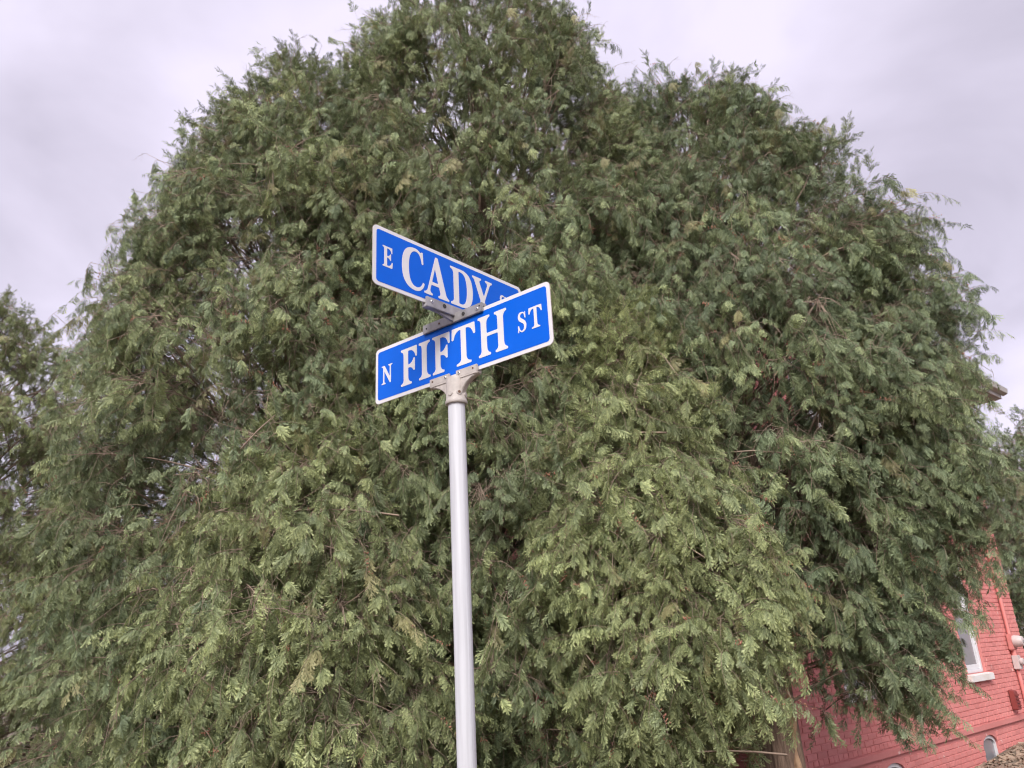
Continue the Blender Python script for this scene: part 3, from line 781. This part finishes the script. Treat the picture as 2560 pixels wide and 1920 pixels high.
def bough(rng, kind, cones):
    """a bough end: its tip at the origin, growing along +y, carrying drooping or upright branchlets"""
    L = 1.05
    if kind == 'low': c0, c1 = np.array([0, -L, rng.uniform(-.30, .05)]), np.array([rng.uniform(-.1, .1), -.42*L, rng.uniform(.08, .22)]); pu = .05
    elif kind == 'mid': c0, c1 = np.array([0, -L*.8, rng.uniform(-.75, -.4)]), np.array([rng.uniform(-.1, .1), -.40*L, rng.uniform(-.1, .1)]); pu = .35
    else: c0, c1 = np.array([0, -L*.40, -rng.uniform(.7, .9)]), np.array([rng.uniform(-.1, .1), -.22*L, -.35]); pu = .85
    def cv(u): return (1-u)**2*c0 + 2*u*(1-u)*c1
    Vs, Ts, As, Ms, Tn = [], [], [], [], []; nv = 0
    def put(v, t, a, m, tn):
        nonlocal nv
        Vs.append(v); Ts.append(t + nv); As.append(a); Ms.append(m); Tn.append(np.full(len(v), tn)); nv += len(v)
    def rod(P, r0, r1, k=4):
        P = np.array(P); v = []; t = []
        for i, p in enumerate(P):
            r = r0 + (r1-r0)*i/(len(P)-1)
            for j in range(k):
                th = 2*math.pi*j/k; v.append(p + np.array([math.cos(th)*r, 0, math.sin(th)*r]))
        for i in range(len(P)-1):
            for j in range(k):
                a, b, c, d = i*k+j, i*k+(j+1) % k, (i+1)*k+(j+1) % k, (i+1)*k+j; t += [(a, b, c), (a, c, d)]
        put(np.array(v), np.array(t), np.zeros(len(v)), np.ones(len(t), int), 0)
    rod([cv(u) for u in np.linspace(0, 1, 8)], .007, .0026)
    for k in range(23):
        u = max(.12, 1 - abs(rng.normal(0, .30)))
        base = cv(max(u - .12, 0)); q = cv(u) + np.array([rng.normal(0, .13), rng.normal(0, .09), rng.normal(-.07, .14)])
        upright = rng.random() < pu
        c = rng.random()
        src = 'bare' if c > .94 else ('cone' if c > .94 - cones else ('up' if upright else 'hang'))
        v, t, a, m = VAR[src][rng.integers(len(VAR[src]))]
        pitch = math.radians(rng.uniform(5, 75) if upright else rng.uniform(-72, 10))
        R = rot_from(rng.normal(0, .80), pitch, rng.normal(0, .35))
        sc = rng.uniform(.42, .84)
        sc *= .78 if upright else 1
        put(v @ R.T*sc + q, t, a, m, rng.normal(0, .17))
        rod([base, base*.45 + q*.55 + rng.normal(0, .015, 3), q], .0035, .0022, 3)
    V = np.concatenate(Vs); T = np.concatenate(Ts); A = np.concatenate(As); MI = np.concatenate(Ms); TN = np.concatenate(Tn)
    me = bpy.data.meshes.new('bough')
    me.vertices.add(len(V)); me.vertices.foreach_set('co', V.astype(np.float32).ravel())
    me.loops.add(len(T)*3); me.loops.foreach_set('vertex_index', T.astype(np.int32).ravel())
    me.polygons.add(len(T)); me.polygons.foreach_set('loop_start', np.arange(0, len(T)*3, 3, dtype=np.int32))
    for m in ('leaf', 'twig', 'cone'): me.materials.append(M[m])
    me.polygons.foreach_set('material_index', MI.astype(np.int32))
    at = me.attributes.new('tipmix', 'FLOAT', 'POINT'); at.data.foreach_set('value', A.astype(np.float32))
    at = me.attributes.new('shift', 'FLOAT', 'POINT'); at.data.foreach_set('value', TN.astype(np.float32))
    me.update(calc_edges=True)
    return me
NLOW, NCON, NMID, NTOP = 26, 10, 12, 12
BOUGH = [bough(rngv, 'low', .03) for _ in range(NLOW)] + [bough(rngv, 'low', .22) for _ in range(NCON)] \
      + [bough(rngv, 'mid', .03) for _ in range(NMID)] + [bough(rngv, 'top', .0) for _ in range(NTOP)]
vcol = bpy.data.collections.new('boughs')
for i, me in enumerate(BOUGH):
    o = bpy.data.objects.new('bough_%02d' % i, me); vcol.objects.link(o)

ng = bpy.data.node_groups.new('foliage', 'GeometryNodeTree')
ng.interface.new_socket('Geometry', in_out='INPUT', socket_type='NodeSocketGeometry')
ng.interface.new_socket('Geometry', in_out='OUTPUT', socket_type='NodeSocketGeometry')
gi, go = N(ng, 'NodeGroupInput'), N(ng, 'NodeGroupOutput')
ci = N(ng, 'GeometryNodeCollectionInfo'); ci.inputs[0].default_value = vcol; ci.inputs[1].default_value = True; ci.inputs[2].default_value = True
ip = N(ng, 'GeometryNodeInstanceOnPoints'); ip.inputs['Pick Instance'].default_value = True
def nattr(name, dt):
    n = N(ng, 'GeometryNodeInputNamedAttribute', data_type=dt); n.inputs[0].default_value = name
    return next(s for s in n.outputs if s.enabled and s.name == 'Attribute')
ng.links.new(gi.outputs[0], ip.inputs['Points']); ng.links.new(ci.outputs[0], ip.inputs['Instance'])
ng.links.new(nattr('variant', 'INT'), ip.inputs['Instance Index'])
ng.links.new(nattr('turn', 'QUATERNION'), ip.inputs['Rotation'])
ng.links.new(nattr('size', 'FLOAT'), ip.inputs['Scale'])
ng.links.new(ip.outputs[0], go.inputs[0])

def inside_house(p, margin=.10):
    r = Vector((p[0]-W0.x, p[1]-W0.y, 0)); s = r.dot(HD); o = r.dot(HN)
    return o < margin and s > S0 - margin and o > -HW - margin and s < S1 + margin and p[2] < 6.4

def make_tree(name, label, base, prof, seed, n_bough, tint=(.2, .7), trunk_r=.13, keep=None, lump=.08, singles=300, top_z=None,
              size=(.85, 1.12), back=.3, lean=(0, 0), cones=.10, trunk_extra=None, airy=0.0, squash=1.0, extra=()):
    """prof: list of (z, radius) of the crown above the ground"""
    rng = np.random.default_rng(seed)
    gz = ground_z(*base)
    root = empty(name, (base[0], base[1], gz)); tag(root, label, 'tree', 'white cedars at the corner')
    zs = np.array([p[0] for p in prof]); rs = np.array([p[1] for p in prof]); H = zs[-1]
    ph = rng.uniform(0, 6.28, 8); am = rng.uniform(.5, 1, 8)
    def rad(z, phi):
        r = np.interp(z, zs, rs)
        k = am[0]*math.sin(2*phi+ph[0]+z*.5) + am[1]*math.sin(3*phi+ph[1]-z*1.1) + am[2]*math.sin(5*phi+ph[2]+z*1.9) + am[3]*math.sin(z*2.6+ph[3]+phi) + am[4]*math.sin(7*phi+ph[4]-z*2.7)
        pk = math.sin(2.6*phi*max(1, round(r*1.6))/2 + ph[5] + 1.3*math.sin(z*1.1+ph[6]))*math.sin(z*3.3 + ph[7] + 1.5*math.sin(2*phi+ph[5]))
        return r*(1 + lump*k*.45)*(.66 if pk > .48 and z < H*.66 else 1)
    # boughs spread over the crown surface
    zg = np.linspace(zs[0], H-.05, 200); wgt = np.interp(zg, zs, rs) + .40; wgt /= wgt.sum()
    cam_phi = math.atan2(-base[1], -base[0])
    P = []; Q = []; S = []; VR = []; TI = []
    br = MB()
    nb = 0
    while nb < n_bough:
        z = float(rng.choice(zg, p=wgt)) + rng.uniform(-.05, .05); phi = rng.uniform(-math.pi, math.pi)
        dphi = abs((phi - cam_phi + math.pi) % (2*math.pi) - math.pi)
        if dphi > 1.9 and rng.random() > back: continue
        nb += 1
        hrel = (z - zs[0])/(H - zs[0])
        r = rad(z, phi)*rng.uniform(.82, 1.02)*(1.0 if rng.random() > airy else rng.uniform(.55, .9))
        lx, ly = lean[0]*z/H, lean[1]*z/H
        tip = np.array([math.cos(phi)*r + lx, math.sin(phi)*r + ly, z])
        fr = math.cos(phi - cam_phi)*r
        if fr > 0: tip[:2] -= np.array([math.cos(cam_phi), math.sin(cam_phi)])*fr*(1-squash)
        rise = r*(.35 + .9*hrel**1.5)
        zr0 = max(.35, min(z - rise, H*.93))
        rootp = np.array([lx*zr0/z, ly*zr0/z, zr0])
        mid = rootp*.45 + tip*.55 + np.array([0, 0, .10*r])
        ts = np.linspace(0, 1, 6)
        pts = [(1-t)**2*rootp + 2*t*(1-t)*mid + t*t*tip for t in ts]
        wt = tip + np.array([base[0], base[1], gz]); outd = np.array([math.cos(phi), math.sin(phi), 0])
        if inside_house(wt, .28) or wt[2] < .2 or (keep is not None and not keep(*wt)): continue
        if rng.random() < .4: br.tube([tuple(q + rng.normal(0, .03, 3)*(0 < i_ < 4)) for i_, q in enumerate(pts[:5])], [max(.004, .004 + .016*(1-t)*min(1, r)) for t in ts[:5]], 4)
        bdir = phi + rng.normal(0, .35)
        wi = wt - outd*.55
        if inside_house(wi, .12):                    # against the wall the bough turns along it
            bdir = math.atan2(HD.y, HD.x)*1.0 + (math.pi if rng.random() < .3 else 0) + rng.normal(0, .2)
        kind = rng.random()*.25 + hrel
        if kind > 1.10: v = NLOW + NCON + NMID + rng.integers(NTOP)
        elif kind > .86: v = NLOW + NCON + rng.integers(NMID)
        elif rng.random() < cones: v = NLOW + rng.integers(NCON)
        else: v = rng.integers(NLOW)
        R = rot_from(math.pi/2 - bdir, rng.normal(0, .12), rng.normal(0, .15))
        qt = Matrix(R.tolist()).to_quaternion()
        P.append(tip); Q.append((qt.w, qt.x, qt.y, qt.z)); S.append(rng.uniform(*size)); VR.append(int(v)); TI.append(rng.uniform(*tint))
    for (x, y, z, a) in extra:                       # low boughs hanging clear of the dome
        b0 = np.array([0, 0, z - .1]); b1 = np.array([x*.55, y*.55, z + .25]); b2 = np.array([x*.85, y*.85, z + .02])
        if rng.random() < .2: br.tube([tuple((1-t)**2*b0 + 2*t*(1-t)*b1 + t*t*b2) for t in np.linspace(0, 1, 6)], [.014 - .009*t for t in np.linspace(0, 1, 6)], 5)
        qt = Matrix(rot_from(math.pi/2 - a, rng.normal(-.1, .12), rng.normal(0, .2)).tolist()).to_quaternion()
        P.append(np.array([x, y, z])); Q.append((qt.w, qt.x, qt.y, qt.z)); S.append(rng.uniform(*size)); VR.append(int(rng.integers(NLOW))); TI.append(rng.uniform(*tint))
    P = np.array(P); Q = np.array(Q); S = np.array(S); VR = np.array(VR); TI = np.array(TI)
    # trunk
    n, nz = 22, 26; V = []; Fs = []
    Ht = H*.93
    for j in range(nz+1):
        z = -.25 + (Ht+.25)*(j/nz)**1.2; t = max(z, 0)/Ht
        r = trunk_r*(1-t)**.8 + .008 + trunk_r*.55*math.exp(-max(z, 0)/.22)
        for k in range(n):
            a = 2*math.pi*k/n
            rr = r*(1 + .10*math.sin(5*a + z*.7 + seed) + .06*math.sin(9*a - z*1.7) + .05*math.sin(2*a + z*2))
            V.append((math.cos(a)*rr + lean[0]*t + .03*math.sin(z*1.1+seed), math.sin(a)*rr + lean[1]*t + .03*math.cos(z*.9+seed), z))
    for j in range(nz):
        for k in range(n): Fs.append((j*n+k, j*n+(k+1) % n, (j+1)*n+(k+1) % n, (j+1)*n+k))
    Fs.append(tuple(nz*n+k for k in range(n)))
    tr = link('trunk', mesh_np('trunk', V, Fs, [M['bark']], smooth=True), root)
    tag(br.build('branches', M['twig'], tr, smooth=True), kind='stuff')
    if trunk_extra: trunk_extra(tr)
    # the boughs that show largest are parts of their own
    W = P + np.array([base[0], base[1], gz])
    D = np.linalg.norm(W - np.array(EYE), axis=1)
    rr_ = np.hypot(P[:, 0], P[:, 1]); toward = (P[:, 0]*math.cos(cam_phi) + P[:, 1]*math.sin(cam_phi))
    Vc = (W - np.array(EYE)) @ np.array(CR); pxx = Vc[:, 0]/-Vc[:, 2]*1923; pyy = Vc[:, 1]/-Vc[:, 2]*1923
    ok = (np.abs(pxx) < 1280) & (np.abs(pyy) < 960) & (Vc[:, 2] < 0)
    score = np.where(ok, D - S*.8 - .25*toward, 1e9)
    order = np.argsort(score)[:singles]; order = [i for i in order if score[i] < 1e8]
    for i in order:
        o = bpy.data.objects.new('bough', BOUGH[VR[i]]); COL.objects.link(o); o.parent = root
        o.rotation_mode = 'QUATERNION'; o.location = P[i]; o.rotation_quaternion = Q[i]; o.scale = (S[i],)*3; o['tint'] = float(TI[i])
    m = np.ones(len(P), bool); m[order] = False
    me = bpy.data.meshes.new('crown'); k = int(m.sum())
    me.vertices.add(k); me.vertices.foreach_set('co', P[m].astype(np.float32).ravel())
    a = me.attributes.new('turn', 'QUATERNION', 'POINT'); a.data.foreach_set('value', Q[m].astype(np.float32).ravel())
    a = me.attributes.new('size', 'FLOAT', 'POINT'); a.data.foreach_set('value', S[m].astype(np.float32))
    a = me.attributes.new('tint', 'FLOAT', 'POINT'); a.data.foreach_set('value', TI[m].astype(np.float32))
    a = me.attributes.new('variant', 'INT', 'POINT'); a.data.foreach_set('value', VR[m].astype(np.int32))
    for mm in ('leaf', 'twig', 'cone'): me.materials.append(M[mm])
    cr_o = link('crown', me, root); tag(cr_o, kind='stuff')
    md = cr_o.modifiers.new('foliage', 'NODES'); md.node_group = ng
    return root

# the cedar by the house: its lower boughs hang unevenly on the right
TB = (2.13, 7.19)
def keep_house_tree(x, y, z):
    lat = (x-TB[0])*math.cos(math.radians(16.5)) - (y-TB[1])*math.sin(math.radians(16.5))
    zm = np.interp(lat, [-3, -.3, .2, .55, .8, 1.0, 1.2, 1.45, 1.65, 1.95, 2.4], [1.5, 1.7, 2.0, 1.95, 1.65, 1.35, 1.35, 1.85, 2.1, 2.25, 2.45])
    return z > zm
rh = random.Random(8); HANG = []
RX, RY = math.cos(math.radians(16.5)), -math.sin(math.radians(16.5))       # sideways from the trunk as seen from the corner
for i in range(75):
    lat, dep, zz = rh.uniform(.95, 1.38), rh.uniform(-.35, .75), rh.uniform(1.05, 3.0)
    if zz < np.interp(lat, [.7, 1.0, 1.15, 1.3, 1.4], [1.6, 1.15, 1.0, 1.2, 1.8]): continue
    px_, py_ = lat*RX + dep*.284*-1, lat*RY - dep*.959
    if inside_house((TB[0]+px_, TB[1]+py_, zz), .15): continue
    HANG.append((px_, py_, zz + .25, math.atan2(py_, px_) + rh.uniform(-.5, .5)))
def split_wood(tr):
    a = math.atan2(-TB[1], -TB[0]) + .75; V = []; Fs = []
    nzz = 14
    for j in range(nzz+1):
        z = .15 + 1.35*j/nzz; w = .30*math.sin(math.pi*min(1, .12 + .85*j/nzz))*(.8+.2*math.sin(j*2.1)); r = .135 + .02*math.sin(j*1.3) + .055*math.exp(-z/.22)
        for k, (da, dr) in enumerate(((-1, -.02), (-.6, .012), (0, .030), (.6, .010), (1, -.02))):
            aa = a + da*w + .08*math.sin(j*.7); V.append((math.cos(aa)*(r+dr), math.sin(aa)*(r+dr), z))
    for j in range(nzz):
        for k in range(4): Fs.append((j*5+k, j*5+k+1, (j+1)*5+k+1, (j+1)*5+k))
    o = link('split_wood', mesh_np('split_wood', V, Fs, [M['splitwood']], smooth=False), tr); o['label'] = 'pale torn heartwood where a limb split away'

make_tree('cedar_tree', 'tallest cedar in the middle, its top reaching the frame edge above the signs', (-.25, 7.7),
          [(.3, 1.7), (1.2, 1.9), (3.5, 1.95), (5.5, 1.95), (7.0, 1.85), (8.0, 1.72), (8.8, 1.42), (9.35, .85)], 21, 900, tint=(.15, .75), airy=.12)
make_tree('cedar_tree', 'broad domed cedar at left whose edge slopes down against the sky', (-2.3, 7.45),
          [(.3, 2.05), (1.2, 2.0), (3.5, 1.98), (5.0, 1.92), (6.0, 1.62), (7.0, 1.2), (7.9, .85), (8.5, .45)], 22, 760, tint=(.1, .75), airy=.1)
make_tree('cedar_tree', 'dark dense cedar overhanging the red brick house, with bare split trunk', TB,
          [(1.0, 1.3), (2.0, 1.75), (3.0, 2.12), (4.4, 2.32), (5.1, 2.05), (5.8, 1.68), (6.5, 1.35), (7.2, .95), (7.75, .45)], 23, 740, tint=(.0, .5), keep=keep_house_tree, trunk_r=.17, trunk_extra=split_wood, squash=.62, extra=HANG)
make_tree('cedar_tree', 'slim cedar top just right of the tallest crown', (1.4, 7.9),
          [(2.0, 1.1), (4.5, 1.1), (6.5, .95), (7.6, .75), (8.2, .5), (8.6, .2)], 24, 240, tint=(.1, .6), airy=.2, singles=150)
make_tree('cedar_tree', 'short bright green cedar in front, right of the sign pole', (.98, 6.25),
          [(.25, .38), (.8, .42), (1.3, .62), (1.8, .92), (2.4, .88), (3.2, .68), (4.0, .45), (4.6, .12)], 25, 320, tint=(.65, 1.1), cones=.35, size=(.9, 1.15))
make_tree('cedar_tree', 'short bright green cedar in front, left of the sign pole', (-1.75, 6.2),
          [(.25, 1.1), (1.0, 1.2), (2.0, 1.05), (2.9, .8), (3.6, .45), (4.0, .12)], 26, 340, tint=(.6, 1.05), size=(.9, 1.15))
make_tree('cedar_tree', 'thin see-through cedar at the far left edge', (-8.3, 11.4),
          [(.3, 2.7), (2.0, 2.5), (4.0, 2.0), (5.5, 1.5), (6.8, .95), (7.8, .3)], 27, 480, tint=(.6, 1.0), airy=.2, singles=120, lump=.2)
make_tree('cedar_tree', 'dark round cedar beyond the house corner at the right edge', (12.9, 18.4),
          [(.3, 2.3), (2.5, 2.5), (4.6, 2.3), (5.8, 1.5), (6.8, .4)], 28, 300, tint=(.0, .3), singles=100, size=(1.2, 1.5))
